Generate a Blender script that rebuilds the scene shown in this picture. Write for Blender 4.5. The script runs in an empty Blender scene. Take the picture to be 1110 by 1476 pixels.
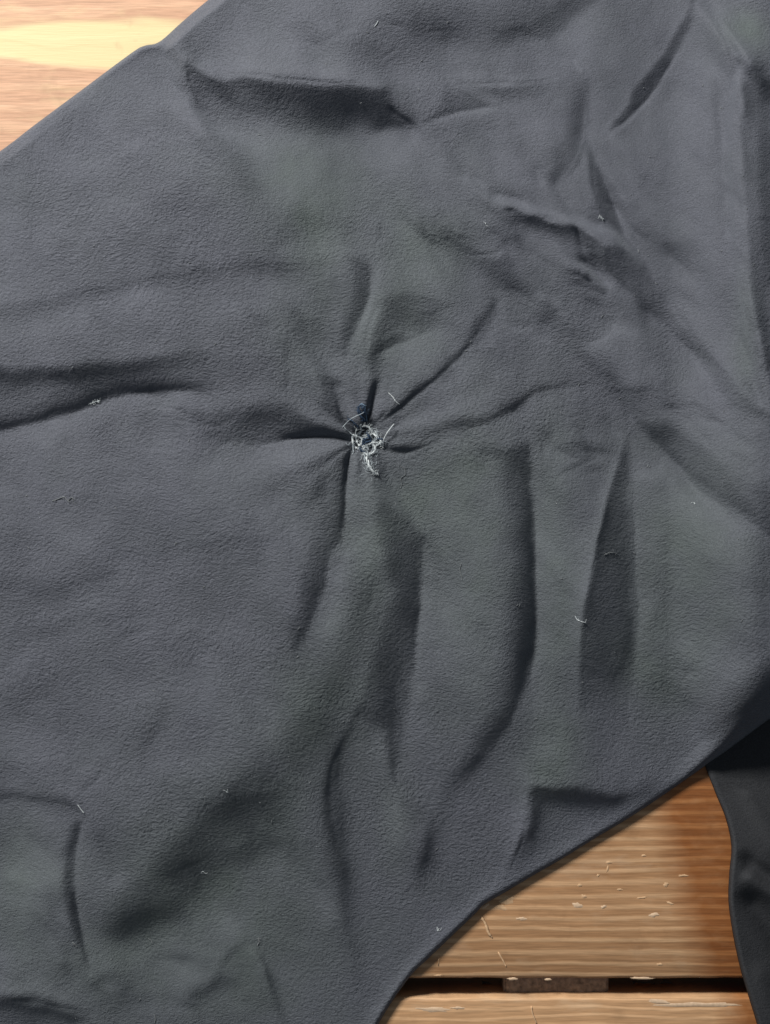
import bpy, bmesh, math, random
import numpy as np
from mathutils import Vector, noise as mnoise

# ================================================================= camera, world, lamps, exposure
S = 0.00016                     # metres per picture unit on the cloth
CX, CY = 555.0, 738.0
CAMZ = 0.36                     # camera height over the table top
Z0 = 0.006                      # height of the cloth where 1 unit = S
sc = bpy.context.scene
col = sc.collection

cam_d = bpy.data.cameras.new('camera')
cam = bpy.data.objects.new('camera', cam_d); col.objects.link(cam)
cam.location = (0, 0, CAMZ); cam.rotation_euler = (0, 0, 0)
cam_d.sensor_fit = 'VERTICAL'; cam_d.sensor_height = 24.0
cam_d.lens = 24.0*(CAMZ-Z0)/(1476*S)
cam_d.clip_start = 0.01; cam_d.clip_end = 20
cam_d.dof.use_dof = True; cam_d.dof.focus_distance = CAMZ-0.0075; cam_d.dof.aperture_fstop = 7.0
sc.camera = cam

world = bpy.data.worlds.new('World'); sc.world = world; world.use_nodes = True
bg = world.node_tree.nodes['Background']
bg.inputs[0].default_value = (0.80, 0.90, 1.0, 1); bg.inputs[1].default_value = 0.13

def area(name, loc, target, size, power, colr):
    l = bpy.data.lights.new(name, 'AREA'); l.shape = 'SQUARE'; l.size = size; l.energy = power; l.color = colr
    o = bpy.data.objects.new(name, l); col.objects.link(o); o.location = loc
    o.rotation_euler = (Vector(target)-Vector(loc)).to_track_quat('-Z', 'Y').to_euler()
    return o
LAMP_AZ = math.radians(124)     # towards the upper left of the picture
LAMP_EL = math.radians(33)
LD = 0.80
area('ceiling_lamp', (LD*math.cos(LAMP_EL)*math.cos(LAMP_AZ), LD*math.cos(LAMP_EL)*math.sin(LAMP_AZ), LD*math.sin(LAMP_EL)),
     (0, 0, 0), 0.15, 10.6, (1.0, 0.965, 0.90))

sc.view_settings.view_transform = 'Standard'; sc.view_settings.look = 'None'
sc.view_settings.exposure = 0.0; sc.view_settings.gamma = 1.0
sc.cycles.use_denoising = True
sc.cycles.max_bounces = 6

# ================================================================= helpers
def wx(u, z=Z0): return (u-CX)*S*(CAMZ-z)/(CAMZ-Z0)
def wy(v, z=Z0): return (CY-v)*S*(CAMZ-z)/(CAMZ-Z0)

def props(o, label=None, cat=None, group=None, kind=None):
    if label: o['label'] = label
    if cat: o['category'] = cat
    if group: o['group'] = group
    if kind: o['kind'] = kind
    return o

def link_mesh(name, verts, faces, mats, parent=None, smooth=True):
    me = bpy.data.meshes.new(name)
    if isinstance(verts, np.ndarray):
        verts = np.ascontiguousarray(verts, np.float32); faces = np.ascontiguousarray(faces, np.int32)
        nf, k = faces.shape
        me.vertices.add(len(verts)); me.vertices.foreach_set('co', verts.ravel())
        me.loops.add(nf*k); me.loops.foreach_set('vertex_index', faces.ravel())
        me.polygons.add(nf); me.polygons.foreach_set('loop_start', np.arange(0, nf*k, k, dtype=np.int32))
        me.update(calc_edges=True); me.validate()
    else:
        me.from_pydata(verts, [], faces); me.update()
    if smooth: me.polygons.foreach_set('use_smooth', [True]*len(me.polygons))
    for m in (mats if isinstance(mats, (list, tuple)) else [mats]): me.materials.append(m)
    o = bpy.data.objects.new(name, me); col.objects.link(o)
    if parent: o.parent = parent
    return o

class NT:
    """small helper to write node trees"""
    def __init__(self, name):
        self.m = bpy.data.materials.new(name); self.m.use_nodes = True
        self.t = self.m.node_tree; self.n = self.t.nodes; self.b = self.n['Principled BSDF']
    def new(self, typ, **kw):
        nd = self.n.new(typ)
        for k, v in kw.items():
            if k.startswith('i_'): nd.inputs[int(k[2:])].default_value = v
            else: setattr(nd, k, v)
        return nd
    def l(self, a, b): self.t.links.new(a, b)
    def coord(self, scale=(1, 1, 1), rot=(0, 0, 0), loc=(0, 0, 0), src='Object'):
        tc = self.new('ShaderNodeTexCoord'); mp = self.new('ShaderNodeMapping')
        mp.inputs['Scale'].default_value = scale; mp.inputs['Rotation'].default_value = rot; mp.inputs['Location'].default_value = loc
        self.l(tc.outputs[src], mp.inputs[0]); return mp.outputs[0]
    def noise(self, vec, scale, detail=2, rough=.5, dist=0.0, out='Fac'):
        nd = self.new('ShaderNodeTexNoise'); nd.inputs['Scale'].default_value = scale
        nd.inputs['Detail'].default_value = detail; nd.inputs['Roughness'].default_value = rough; nd.inputs['Distortion'].default_value = dist
        self.l(vec, nd.inputs['Vector']); return nd.outputs[out]
    def math(self, op, a, b=None, c=None, clamp=False):
        nd = self.new('ShaderNodeMath', operation=op); nd.use_clamp = clamp
        for i, x in enumerate((a, b, c)):
            if x is None: continue
            if isinstance(x, (int, float)): nd.inputs[i].default_value = x
            else: self.l(x, nd.inputs[i])
        return nd.outputs[0]
    def ramp(self, fac, stops, interp='LINEAR'):
        nd = self.new('ShaderNodeValToRGB'); cr = nd.color_ramp; cr.interpolation = interp
        while len(cr.elements) < len(stops): cr.elements.new(.5)
        for e, (p, c) in zip(cr.elements, stops):
            e.position = p; e.color = (c, c, c, 1) if isinstance(c, (int, float)) else (*c, 1)
        self.l(fac, nd.inputs[0]); return nd.outputs[0]
    def mix(self, fac, a, b, mode='MIX'):
        nd = self.new('ShaderNodeMix', data_type='RGBA', blend_type=mode)
        for i, x in ((0, fac), (6, a), (7, b)):
            if isinstance(x, (int, float)): nd.inputs[i].default_value = x
            elif isinstance(x, tuple): nd.inputs[i].default_value = (*x, 1)
            else: self.l(x, nd.inputs[i])
        return nd.outputs[2]
    def attr(self, name):
        nd = self.new('ShaderNodeAttribute'); nd.attribute_name = name; return nd.outputs['Fac']
    def sep(self, vec):
        nd = self.new('ShaderNodeSeparateXYZ'); self.l(vec, nd.inputs[0]); return nd.outputs
    def comb(self, x, y, z):
        nd = self.new('ShaderNodeCombineXYZ')
        for i, v in enumerate((x, y, z)):
            if isinstance(v, (int, float)): nd.inputs[i].default_value = v
            else: self.l(v, nd.inputs[i])
        return nd.outputs[0]
    def bump(self, h, dist, strength=1.0, normal=None):
        nd = self.new('ShaderNodeBump'); nd.inputs['Distance'].default_value = dist; nd.inputs['Strength'].default_value = strength
        self.l(h, nd.inputs['Height'])
        if normal is not None: self.l(normal, nd.inputs['Normal'])
        return nd.outputs[0]

# ================================================================= materials
def fabric_mat(name, base=(0.087, 0.0945, 0.1165), green=(0.082, 0.099, 0.102), amp=1.0, sheen=.18, spec=.32):
    t = NT(name); b = t.b
    P = 1/S
    v = t.coord((P, P, P))                       # in picture units
    # short crinkles of the brushed face, running in slowly turning directions
    wob = t.noise(v, 0.009, 2, .5, out='Color')
    vm = t.new('ShaderNodeVectorMath', operation='MULTIPLY_ADD')
    t.l(wob, vm.inputs[0]); vm.inputs[1].default_value = (46, 46, 0); t.l(v, vm.inputs[2])
    mp = t.new('ShaderNodeMapping'); mp.inputs['Rotation'].default_value = (0, 0, math.radians(38)); mp.inputs['Scale'].default_value = (.72, 1.15, .3)
    t.l(vm.outputs[0], mp.inputs[0])
    n1 = t.noise(mp.outputs[0], 0.245, 3, .65, 0.3)
    r1 = t.ramp(n1, [(.28, 0.0), (.5, .55), (.72, 1.0)])
    n2 = t.noise(v, 0.50, 2, .55, 0.3)
    n3 = t.noise(v, 0.030, 2, .5, .5)
    h = t.math('MULTIPLY_ADD', n2, 0.50, t.math('MULTIPLY', r1, t.attr('nap')))
    h = t.math('MULTIPLY_ADD', n3, 0.7, h)
    bm = t.bump(h, 0.00031*amp, 1.0)
    t.l(bm, b.inputs['Normal'])
    g = t.attr('tint')
    c = t.mix(g, base, green)
    patch = t.noise(v, 0.012, 3, .55)
    c = t.mix(t.math('MULTIPLY', t.ramp(patch, [(.35, 0.0), (.65, 1.0)]), .35), c, (base[0]*1.10, base[1]*1.08, base[2]*1.12))
    # fine pile speckle and pale lint dust
    sp = t.ramp(t.noise(v, 0.55, 2, .6), [(.3, .76), (.7, 1.24)])
    c = t.mix(1.0, c, sp, 'MULTIPLY')
    du = t.ramp(t.noise(v, 0.30, 1, .5), [(.775, 0.0), (.82, 1.0)])
    du = t.math('MULTIPLY', du, t.ramp(t.noise(v, 0.02, 2, .5), [(.40, 0.0), (.66, .55)]))
    c = t.mix(du, c, (.22, .23, .25))
    t.l(c, b.inputs['Base Color'])
    b.inputs['Roughness'].default_value = .82
    b.inputs['Specular IOR Level'].default_value = spec
    b.inputs['Sheen Weight'].default_value = sheen; b.inputs['Sheen Roughness'].default_value = .45
    b.inputs['Sheen Tint'].default_value = (.8, .88, 1, 1)
    return t.m

def wood_mat(name, light, dark, pale, seed, pitch=15.0, figure=0.0, red_rim=None, wav=26.0):
    t = NT(name); b = t.b; P = 1/S
    tc = t.new('ShaderNodeTexCoord')
    v = t.coord((P, P, P), loc=(0, 0, 0))
    x, y, z = t.sep(v)
    off = t.comb(t.math('MULTIPLY_ADD', x, .004, seed*7.3), t.math('MULTIPLY_ADD', y, .012, seed*3.1), z)
    warp = t.noise(off, 1.0, 3, .5)
    fine = t.noise(t.comb(t.math('MULTIPLY', x, .02), t.math('MULTIPLY_ADD', y, .09, seed), z), 1.0, 3, .6)
    yy = t.math('MULTIPLY_ADD', warp, wav, y)
    yy = t.math('MULTIPLY_ADD', fine, 4.0, yy)
    # growth rings cut lengthwise: uneven spacing
    sp = t.noise(t.comb(seed, t.math('MULTIPLY', yy, .016), 0.0), 1.0, 2, .5)
    ph = t.math('MULTIPLY_ADD', sp, 9.0, t.math('MULTIPLY', yy, 2*math.pi/pitch))
    w = t.math('SINE', ph)
    w01 = t.math('MULTIPLY_ADD', w, .5, .5)
    ring = t.ramp(w01, [(0.0, .12), (.35, .0), (.70, .40), (.92, 1.0)])
    vary = t.noise(t.comb(t.math('MULTIPLY', x, .006), t.math('MULTIPLY', y, .05), seed), 1.0, 3, .6)
    c = t.mix(ring, dark, light)
    c = t.mix(t.math('MULTIPLY', t.ramp(vary, [(.35, 0.0), (.7, 1.0)]), .55), c, tuple(.5*(a+d) for a, d in zip(light, dark)))
    # short fibre streaks
    st = t.noise(t.comb(t.math('MULTIPLY', x, .022), t.math('MULTIPLY', y, .42), seed), 1.0, 3, .6)
    c = t.mix(1.0, c, t.ramp(st, [(.25, .74), (.75, 1.20)]), 'MULTIPLY')
    if figure:
        fg = t.noise(t.comb(t.math('MULTIPLY_ADD', x, .0035, seed), t.math('MULTIPLY', y, .017), 0.0), 1.0, 2, .4, .8)
        ex = t.math('MULTIPLY', t.math('ADD', x, CX-150), 1/230.0); ey = t.math('MULTIPLY', t.math('ADD', y, 48-CY), 1/36.0)
        el = t.math('ADD', t.math('MULTIPLY', ex, ex), t.math('MULTIPLY', ey, ey))
        el = t.math('MULTIPLY_ADD', fg, 2.4, t.math('SUBTRACT', 1.0, el))
        c = t.mix(t.math('MULTIPLY', t.ramp(el, [(.46, 0.0), (.62, 1.0)]), figure) if False else t.math('MULTIPLY', t.ramp(t.math('MULTIPLY', el, .4), [(.34, 0.0), (.56, 1.0)]), figure), c, pale)
        # darker outline of the figure
        c = t.mix(t.math('MULTIPLY', t.ramp(t.math('MULTIPLY', el, .4), [(.30, 0.0), (.38, .55), (.43, 0.0)]), figure), c, dark)
    # worn patches, greyed
    wr = t.noise(t.comb(t.math('MULTIPLY', x, .012), t.math('MULTIPLY', y, .03), seed+4), 1.0, 4, .6)
    c = t.mix(t.ramp(wr, [(.54, 0.0), (.74, .40)]), c, pale)
    dk = t.noise(t.comb(t.math('MULTIPLY', x, .016), t.math('MULTIPLY', y, .012), seed+9), 1.0, 4, .6)
    c = t.mix(t.ramp(dk, [(.60, 0.0), (.78, .45)]), c, tuple(.55*a for a in dark))
    if red_rim:   # darker red-brown towards the right, its rim running slightly aslant
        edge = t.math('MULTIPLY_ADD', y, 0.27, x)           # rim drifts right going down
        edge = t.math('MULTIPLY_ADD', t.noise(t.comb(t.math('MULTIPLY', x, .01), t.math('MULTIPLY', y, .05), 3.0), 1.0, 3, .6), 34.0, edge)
        f = t.ramp(t.math('MULTIPLY_ADD', edge, 1/260.0, -red_rim/260.0+.5), [(.39, 0.0), (.58, 1.0)])
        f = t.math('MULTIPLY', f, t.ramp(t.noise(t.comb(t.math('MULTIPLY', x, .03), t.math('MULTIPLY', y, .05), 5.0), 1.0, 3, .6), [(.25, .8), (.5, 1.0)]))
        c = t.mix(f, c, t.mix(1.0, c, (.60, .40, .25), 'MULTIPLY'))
    t.l(c, b.inputs['Base Color'])
    h = t.math('MULTIPLY_ADD', st, .35, t.math('MULTIPLY', ring, .3))
    t.l(t.bump(h, 0.00010), b.inputs['Normal'])
    b.inputs['Roughness'].default_value = .5
    b.inputs['Specular IOR Level'].default_value = .35
    return t.m

def plain_mat(name, c, rough=.8, var=.2, scale=600, spec=.3, bump=0.0):
    t = NT(name)
    n = t.noise(t.coord(), scale, 4, .6)
    t.l(t.mix(1.0, c, t.ramp(n, [(.25, 1-var), (.75, 1+var)]), 'MULTIPLY'), t.b.inputs['Base Color'])
    t.b.inputs['Roughness'].default_value = rough; t.b.inputs['Specular IOR Level'].default_value = spec
    if bump: t.l(t.bump(n, bump), t.b.inputs['Normal'])
    return t.m

M_fab = fabric_mat('brushed_softshell')
M_fab2 = fabric_mat('smooth_shaded_softshell', base=(0.039, 0.041, 0.046), green=(0.038, 0.041, 0.043), amp=.7, sheen=0.0, spec=.12)  # smoother cloth; the lower leg's shade is put into its darker base colour
M_seam = plain_mat('tear_lining', (.012, .013, .018))
M_white = plain_mat('white_thread', (.56, .61, .64), .7, .25, 3000)
M_grey = plain_mat('pale_grey_thread', (.36, .41, .45), .7, .25, 3000)
M_navy = plain_mat('navy_thread', (.025, .050, .095), .7, .35, 3000)
M_lint = plain_mat('lint', (.21, .225, .24), .9, .2, 3000)
M_gap = plain_mat('weathered_batten', (.30, .24, .20), .9, .5, 900, bump=.0004)
M_floor = plain_mat('dark_floor', (.02, .018, .016), .9, .3, 20)
M_raw = plain_mat('raw_wood_fleck', (.66, .48, .33), .8, .18, 1500)
M_leaf = plain_mat('dead_leaf', (.10, .085, .07), .8, .4, 900)
RELIEF = 1.46; SLOPE2 = 0.30; RED_RIM = 305.0

import math
# ---------------------------------------------------------------- relief of the cloth
ST = 2.0                        # sample step, in picture units (1 unit = 0.16 mm)
MX0, MY0, MX1, MY1 = -420, -420, 1530, 1896
NX = int((MX1-MX0)/ST)+1; NY = int((MY1-MY0)/ST)+1
GX, GY = np.meshgrid(MX0+ST*np.arange(NX), MY0+ST*np.arange(NY))
D = np.zeros((NY, NX))          # tone of each facet relative to the flat cloth (8-bit levels)

def sstep(t):
    t = np.clip(t, 0, 1); return t*t*(3-2*t)

def window(xs, ys, pad):
    i0 = max(0, int((min(xs)-pad-MX0)/ST)); i1 = min(NX, int((max(xs)+pad-MX0)/ST)+2)
    j0 = max(0, int((min(ys)-pad-MY0)/ST)); j1 = min(NY, int((max(ys)+pad-MY0)/ST)+2)
    return slice(j0, j1), slice(i0, i1)

def spline(pts, n=6):
    p = np.array(pts, float)
    if len(p) < 3: return p
    q = np.vstack([2*p[0]-p[1], p, 2*p[-1]-p[-2]])
    out = []
    for i in range(1, len(q)-2):
        for k in range(n):
            t = k/n
            a, b, c, d = q[i-1], q[i], q[i+1], q[i+2]
            out.append(0.5*((2*b)+(c-a)*t+(2*a-5*b+4*c-d)*t*t+(3*b-3*c+d-a)*t**3))
    out.append(p[-1])
    return np.array(out)

def polydist(pts, X, Y):
    """unsigned distance, side (+ = right hand of travel), run 0..1 along the polyline"""
    best = np.full(X.shape, 1e9); side = np.zeros(X.shape); run = np.zeros(X.shape)
    seg = np.hypot(*(pts[1:, :2]-pts[:-1, :2]).T); tot = seg.sum(); acc = 0
    for (a, b, L) in zip(pts[:-1], pts[1:], seg):
        if L < 1e-6: continue
        dx, dy = (b[0]-a[0])/L, (b[1]-a[1])/L
        rx, ry = X-a[0], Y-a[1]
        u = rx*dx+ry*dy; uc = np.clip(u, 0, L)
        dd = np.hypot(rx-uc*dx, ry-uc*dy)
        c = dx*ry-dy*rx
        m = dd < best-1e-9
        best = np.where(m, dd, best); side = np.where(m, c, side); run = np.where(m, (acc+uc)/tot, run)
        acc += L
    return best, np.sign(side), run

def taper(run, t0, t1):
    r = np.ones_like(run)
    if t0 > 0: r = r*sstep(run/t0)
    if t1 > 0: r = r*sstep((1-run)/t1)
    return r

def ed(pts, w, amp, soft=2.5, t0=.25, t1=.25, w1=None, p=2.0):
    """crease: a facet on one side of a line, sharp at the line, fading over w"""
    pts = spline(pts); aw = max(abs(w), abs(w1 or 0))
    sl = window(pts[:, 0], pts[:, 1], aw*2.6+6)
    d, s, r = polydist(pts, GX[sl], GY[sl])
    d = d*s*np.sign(w)
    W = abs(w)+(abs(w1)-abs(w))*r if w1 is not None else abs(w)
    f = np.exp(-(np.maximum(d, 0)/W)**p)/(1+np.exp(-np.clip(d/(soft*.6), -30, 30)))
    D[sl] += amp*f*taper(r, t0, t1)

def ln(pts, w, amp, t0=.25, t1=.25):
    """narrow ridge or furrow"""
    pts = spline(pts)
    sl = window(pts[:, 0], pts[:, 1], w*3+4)
    d, s, r = polydist(pts, GX[sl], GY[sl])
    D[sl] += amp*np.exp(-(d/w)**2)*taper(r, t0, t1)

G = np.zeros((NY, NX))          # pressed-in creases, in units of depth
def groove(pts, w, depth, t0=.3, t1=.3):
    pts = spline(pts)
    sl = window(pts[:, 0], pts[:, 1], w*5+4)
    d, s, r = polydist(pts, GX[sl], GY[sl])
    G[sl] -= depth*np.exp(-d/w)*taper(r, t0, t1)

def blob(cx, cy, rx, ry, ang, amp, p=1.0):
    R = max(rx, ry)*2.6
    sl = window([cx], [cy], R); a = np.radians(ang)
    X, Y = GX[sl]-cx, GY[sl]-cy
    u = X*np.cos(a)+Y*np.sin(a); v = -X*np.sin(a)+Y*np.cos(a)
    D[sl] += amp*np.exp(-((u/rx)**2+(v/ry)**2)**p)

def pg(pts, amp):
    """facet with straight sides; third number: how far that side's edge fades inward"""
    P = np.array(pts, float); xs, ys = P[:, 0], P[:, 1]
    sl = window(xs, ys, 6); X, Y = GX[sl], GY[sl]
    n = len(P); ins = np.zeros(X.shape, bool); val = np.ones(X.shape)
    for i in range(n):
        x0, y0, s0 = P[i]; x1, y1, _ = P[(i+1) % n]
        if y0 != y1:
            c = ((y0 > Y) != (y1 > Y)) & (X < (x1-x0)*(Y-y0)/(y1-y0)+x0)
            ins ^= c
        d, _, _ = polydist(np.array([[x0, y0], [x1, y1]]), X, Y)
        val = np.minimum(val, np.minimum(d/max(s0*1.5, 6), 1))
    val = sstep(val/max(1e-6, val[ins].max()))
    D[sl] += amp*val*ins

def gauss(F, r):
    k = np.exp(-(np.arange(-int(3*r), int(3*r)+1)/r)**2/2); k /= k.sum(); h = len(k)//2
    F = np.pad(F, h, 'edge')
    F = sum(w*F[i:F.shape[0]-2*h+i] for i, w in enumerate(k))
    return sum(w*F[:, i:F.shape[1]-2*h+i] for i, w in enumerate(k))

def pgb(pts, amp, soft):
    """facet that fades out softly all round"""
    P = np.array(pts, float)[:, :2]
    sl = window(P[:, 0], P[:, 1], soft*3); X, Y = GX[sl], GY[sl]; ins = np.zeros(X.shape, bool)
    for i in range(len(P)):
        (x0, y0), (x1, y1) = P[i], P[(i+1) % len(P)]
        if y0 != y1: ins ^= ((y0 > Y) != (y1 > Y)) & (X < (x1-x0)*(Y-y0)/(y1-y0)+x0)
    D[sl] += amp*gauss(ins.astype(float), soft/ST)

# ---- top left pocket
ed([(232,60),(246,92),(256,130),(276,160),(310,182),(350,194),(420,212)], 20, 24, 5, .2, .4)
pg([(266,80,4),(280,88,6),(300,104,5),(316,112,4),(360,108,5),(400,112,6),(450,118,4),(520,119,5),(560,122,6),(572,140,14),(596,178,4),(600,184,6),(566,188,14),(520,204,34),(480,214,44),(430,212,48),(380,200,36),(330,186,16),(296,168,8),(272,132,8),(264,100,5)], -33)
blob(300,140,22,30,-35,-12); blob(325,164,26,12,20,-10); blob(450,136,90,16,3,-12); blob(580,168,26,16,30,-14); blob(350,140,24,14,0,7); blob(470,176,60,22,5,-6)
ed([(268,84),(276,120),(292,150),(320,176)], -10, -14, 4, .2, .3)
ed([(316,112),(360,106),(420,114),(500,120),(560,124)], 22, -7, 6); blob(318,166,22,9,25,-12); blob(296,130,10,22,-25,-8); blob(420,166,50,16,5,-5); blob(420,120,60,5,3,4); blob(470,150,24,10,0,-5)
blob(330,160,28,10,25,-10); blob(350,130,16,10,20,10)
ed([(600,184),(572,166),(540,150)], -20, -18, 4, .1, .4); ed([(604,184),(560,186),(524,190)], 14, -14, 3, .1,.5)
blob(520,150,40,20,10,-6)
ln([(284,86),(304,98),(318,108)], 7, 16, .3,.3)
blob(345,98,34,16,-14,9); blob(395,82,26,20,-30,8); blob(428,40,24,46,15,7); blob(478,105,46,12,10,8)
ed([(318,110),(360,102),(420,104),(480,112),(560,116)], -10, 8, 4)
blob(450,58,34,20,20,-12); blob(436,40,18,14,0,-7); blob(510,70,40,24,10,-8); blob(470,20,30,20,0,-5)
blob(270,40,50,40,0,-5)
blob(410,100,60,8,4,4)
# ---- top middle
blob(650,30,90,34,-8,-15); blob(590,10,60,30,0,-6); blob(590,70,50,40,0,-4)
pg([(686,52,6),(760,26,10),(850,-30,20),(930,-60,10),(850,20,10),(790,64,12),(750,60,14)], -15)
blob(740,52,30,12,-10,-7)
blob(845,20,50,30,-50,6)
blob(600,110,40,16,0,4)
ln([(644,104),(700,116),(760,114),(826,100)], 8, 10, .15,.25)
ed([(655,124),(700,122),(740,122),(812,114)], 16, -16, 3, .3, .3, 8)
pg([(683,126,3),(720,124,3),(812,115,4),(766,148,8),(726,154,4),(706,138,6)], -9)
pg([(640,112,12),(655,124,5),(720,152,6),(690,160,4),(644,164,4),(616,176,10)], -12)
ed([(602,186),(640,172),(668,158),(720,154),(760,146)], 10, 7, 3)
ln([(806,84),(832,98),(842,104),(843,118)], 5, 12)
ed([(842,110),(842,150),(836,200),(822,240),(795,274)], 26, -9, 3, .3, .1)
ed([(843,108),(846,160),(842,210),(830,236)], -30, 6, 3)
pg([(822,236,4),(796,276,6),(790,262,8),(794,210,12),(818,200,10)], -8)
pg([(986,-60,8),(990,10,6),(962,60,5),(925,112,4),(888,166,3),(857,213,3),(900,176,3),(940,136,4),(968,96,6),(1000,44,8),(1020,-60,10)], -22)
pg([(846,214,3),(857,222,3),(868,250,3),(886,296,3),(900,346,4),(880,336,5),(862,302,6),(852,262,6)], -24)
blob(872,300,16,26,-25,-6)
ln([(663,248),(684,266),(702,286),(716,304)], 4.5, 18, .2,.3)
ln([(706,284),(740,292),(764,302),(790,312),(820,318),(850,330),(898,346)], 5, 22, .12,.2)
ln([(696,272),(730,278),(760,288)], 5, -14)
ed([(718,292),(760,304),(800,320),(850,334),(892,350)], 24, -16, 3, .2,.4)
blob(770,322,34,13,22,-10); blob(690,262,30,12,0,-4)
ed([(640,236),(652,246),(664,250)], 6, -10)
ln([(820,330),(842,344),(860,352)], 3, 8)
ln([(812,372),(838,384),(866,406),(886,432)], 4, 16)
ln([(826,366),(850,382),(862,392)], 7, -18); ln([(836,392),(858,410),(880,430)], 6, -16)
pg([(866,352,6),(900,350,5),(926,376,3),(944,408,3),(966,440,3),(990,472,3),(1012,502,5),(1050,534,8),(1060,548,9),(1020,528,7),(990,506,6),(950,470,6),(920,446,6),(888,412,6),(868,380,6)], -25)
blob(896,378,26,16,40,-8)
blob(975,355,50,14,5,-8); blob(930,440,24,14,40,-4)
pg([(1026,34,4),(1044,54,4),(1070,86,4),(1064,112,6),(1056,124,5),(1046,104,7),(1038,70,8)], -24)
pg([(1018,108,10),(1034,104,10),(1048,130,8),(1040,192,5),(1022,180,12),(1012,140,14)], -17)
ln([(1022,6),(1044,36),(1062,60),(1082,90)], 9, 13, .2,.2)
ln([(1072,90),(1062,140),(1056,200),(1058,260),(1062,340),(1066,400),(1080,480),(1100,560),(1112,620)], 9, 32, .1,.1)
ed([(1072,100),(1058,150),(1052,220),(1054,300),(1058,400),(1062,440),(1082,520)], 22, -11, 5)
ed([(1084,84),(1096,96),(1112,112),(1130,130)], 40, -24, 4, .1,.1)
pg([(1084,88,6),(1130,130,20),(1130,420,20),(1104,420,14),(1088,360,14),(1082,240,14),(1090,150,14)], -14)
ed([(1086,420),(1094,470),(1104,520),(1116,560)], -14, -16, 3,.3,.3)
blob(900,250,40,60,-20,3); blob(960,240,60,80,-20,5); blob(1000,420,30,60,20,5)
blob(1085,50,36,22,35,10)
blob(1075,35,30,20,0,4)
# ---- middle, left of the mended tear
ed([(-60,462),(0,446),(60,432),(130,412),(200,400),(280,388),(350,376),(420,376),(500,372)], 20, -13, 6, .1,.2)
ln([(-30,490),(60,470),(150,440),(260,410)], 16, 5)
blob(60,380,60,16,-8,-4); blob(40,250,10,50,0,-4); blob(24,318,14,8,0,5)
blob(335,440,100,28,-12,3)
ed([(-100,522),(0,530),(70,529),(140,524),(210,516),(290,506),(370,498)], 24, -24, 5, .1, .35, 18)
pg([(-100,530,10),(0,534,10),(110,532,10),(210,520,14),(300,512,16),(400,500,20),(430,560,20),(350,574,10),(240,562,12),(160,570,12),(80,592,12),(0,612,12),(-100,640,12)], -8)
ed([(330,572),(260,564),(210,566),(150,577),(90,598),(40,614),(-20,630),(-80,660)], 15, -42, 3, .2,.1, 22)
ed([(340,572),(300,573),(210,568),(150,580),(90,602),(30,620),(-40,640)], -26, 8, 4)
pg([(250,580,26),(340,576,20),(400,566,16),(430,574,14),(462,600,6),(506,628,3),(455,628,4),(400,632,6),(350,642,10),(310,650,16),(280,640,22)], -20)
ed([(350,646),(390,636),(430,630),(470,630),(508,634)], -9, -26, 2.5, .4,.02, 7)
ed([(240,686),(310,664),(370,648),(440,638),(500,640)], 20, 7, 5)
blob(200,650,60,24,-8,3)
blob(250,690,100,16,-14,2)
ed([(-40,870),(40,852),(110,838),(170,812),(220,790)], -24, -9, 8); blob(80,862,80,12,-10,-6); blob(300,786,50,7,-8,-5); blob(150,895,60,14,-10,-4)
blob(220,1050,14,50,20,-4); blob(290,1050,20,40,-40,-4); blob(330,960,60,40,-30,3); blob(100,980,80,30,-20,-3)
# creases running up and left from the tear
pg([(452,534,10),(480,542,6),(500,546,4),(494,560,4),(484,558,5),(486,582,4),(498,606,3),(508,622,3),(498,624,6),(476,604,8),(462,582,8),(452,558,9)], -22)
ln([(484,560),(487,586),(498,610)], 3.5, -16)
ln([(446,538),(466,548),(496,546)], 6, -8)
ed([(494,564),(500,590),(510,612)], -10, 10, 2.5)
pg([(486,362,10),(510,362,8),(530,374,4),(538,394,4),(536,420,4),(524,450,4),(512,488,6),(502,520,10),(490,522,12),(480,500,14),(490,460,14),(500,420,14),(500,388,12)], -20)
ed([(538,388),(534,424),(520,462),(508,505)], -16, 12, 4)
blob(432,315,26,24,60,-11); blob(470,318,40,10,10,-5); blob(460,450,16,40,5,-5); blob(440,480,24,30,0,-5)
ln([(548,318),(544,336),(543,348)], 4, -10)
blob(600,345,54,36,30,11); blob(560,300,30,24,0,5); blob(560,390,16,16,0,6); blob(620,400,30,22,30,6)
blob(470,360,50,12,-5,5); blob(380,300,60,50,0,3)
pg([(548,428,8),(572,420,8),(604,418,6),(642,430,14),(650,452,16),(630,480,14),(590,494,10),(558,510,8),(540,530,10),(526,524,10),(524,500,10),(536,460,10)], -13)
blob(560,495,30,9,-28,-7); blob(540,520,9,18,20,-8)
ln([(545,534),(538,556),(533,580),(530,600)], 4.5, -30, .3,.1)
ed([(546,540),(542,566),(540,596)], -9, 8, 3)
blob(600,510,40,26,-35,6)
pg([(728,424,3),(718,440,3),(700,470,3),(684,492,3),(662,520,5),(630,548,8),(590,582,8),(560,606,6),(552,600,8),(580,572,14),(620,534,16),(656,500,20),(676,462,20),(690,440,16),(706,428,12)], -19)
ed([(728,430),(704,474),(668,522),(628,556),(590,590)], 12, -9, 4, .1,.3); ed([(730,430),(708,474),(672,522),(632,558)], -22, 8, 4)
ln([(575,606),(566,618),(558,628)], 4, -18); ln([(556,590),(552,612),(550,622)], 4, -14)
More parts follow.
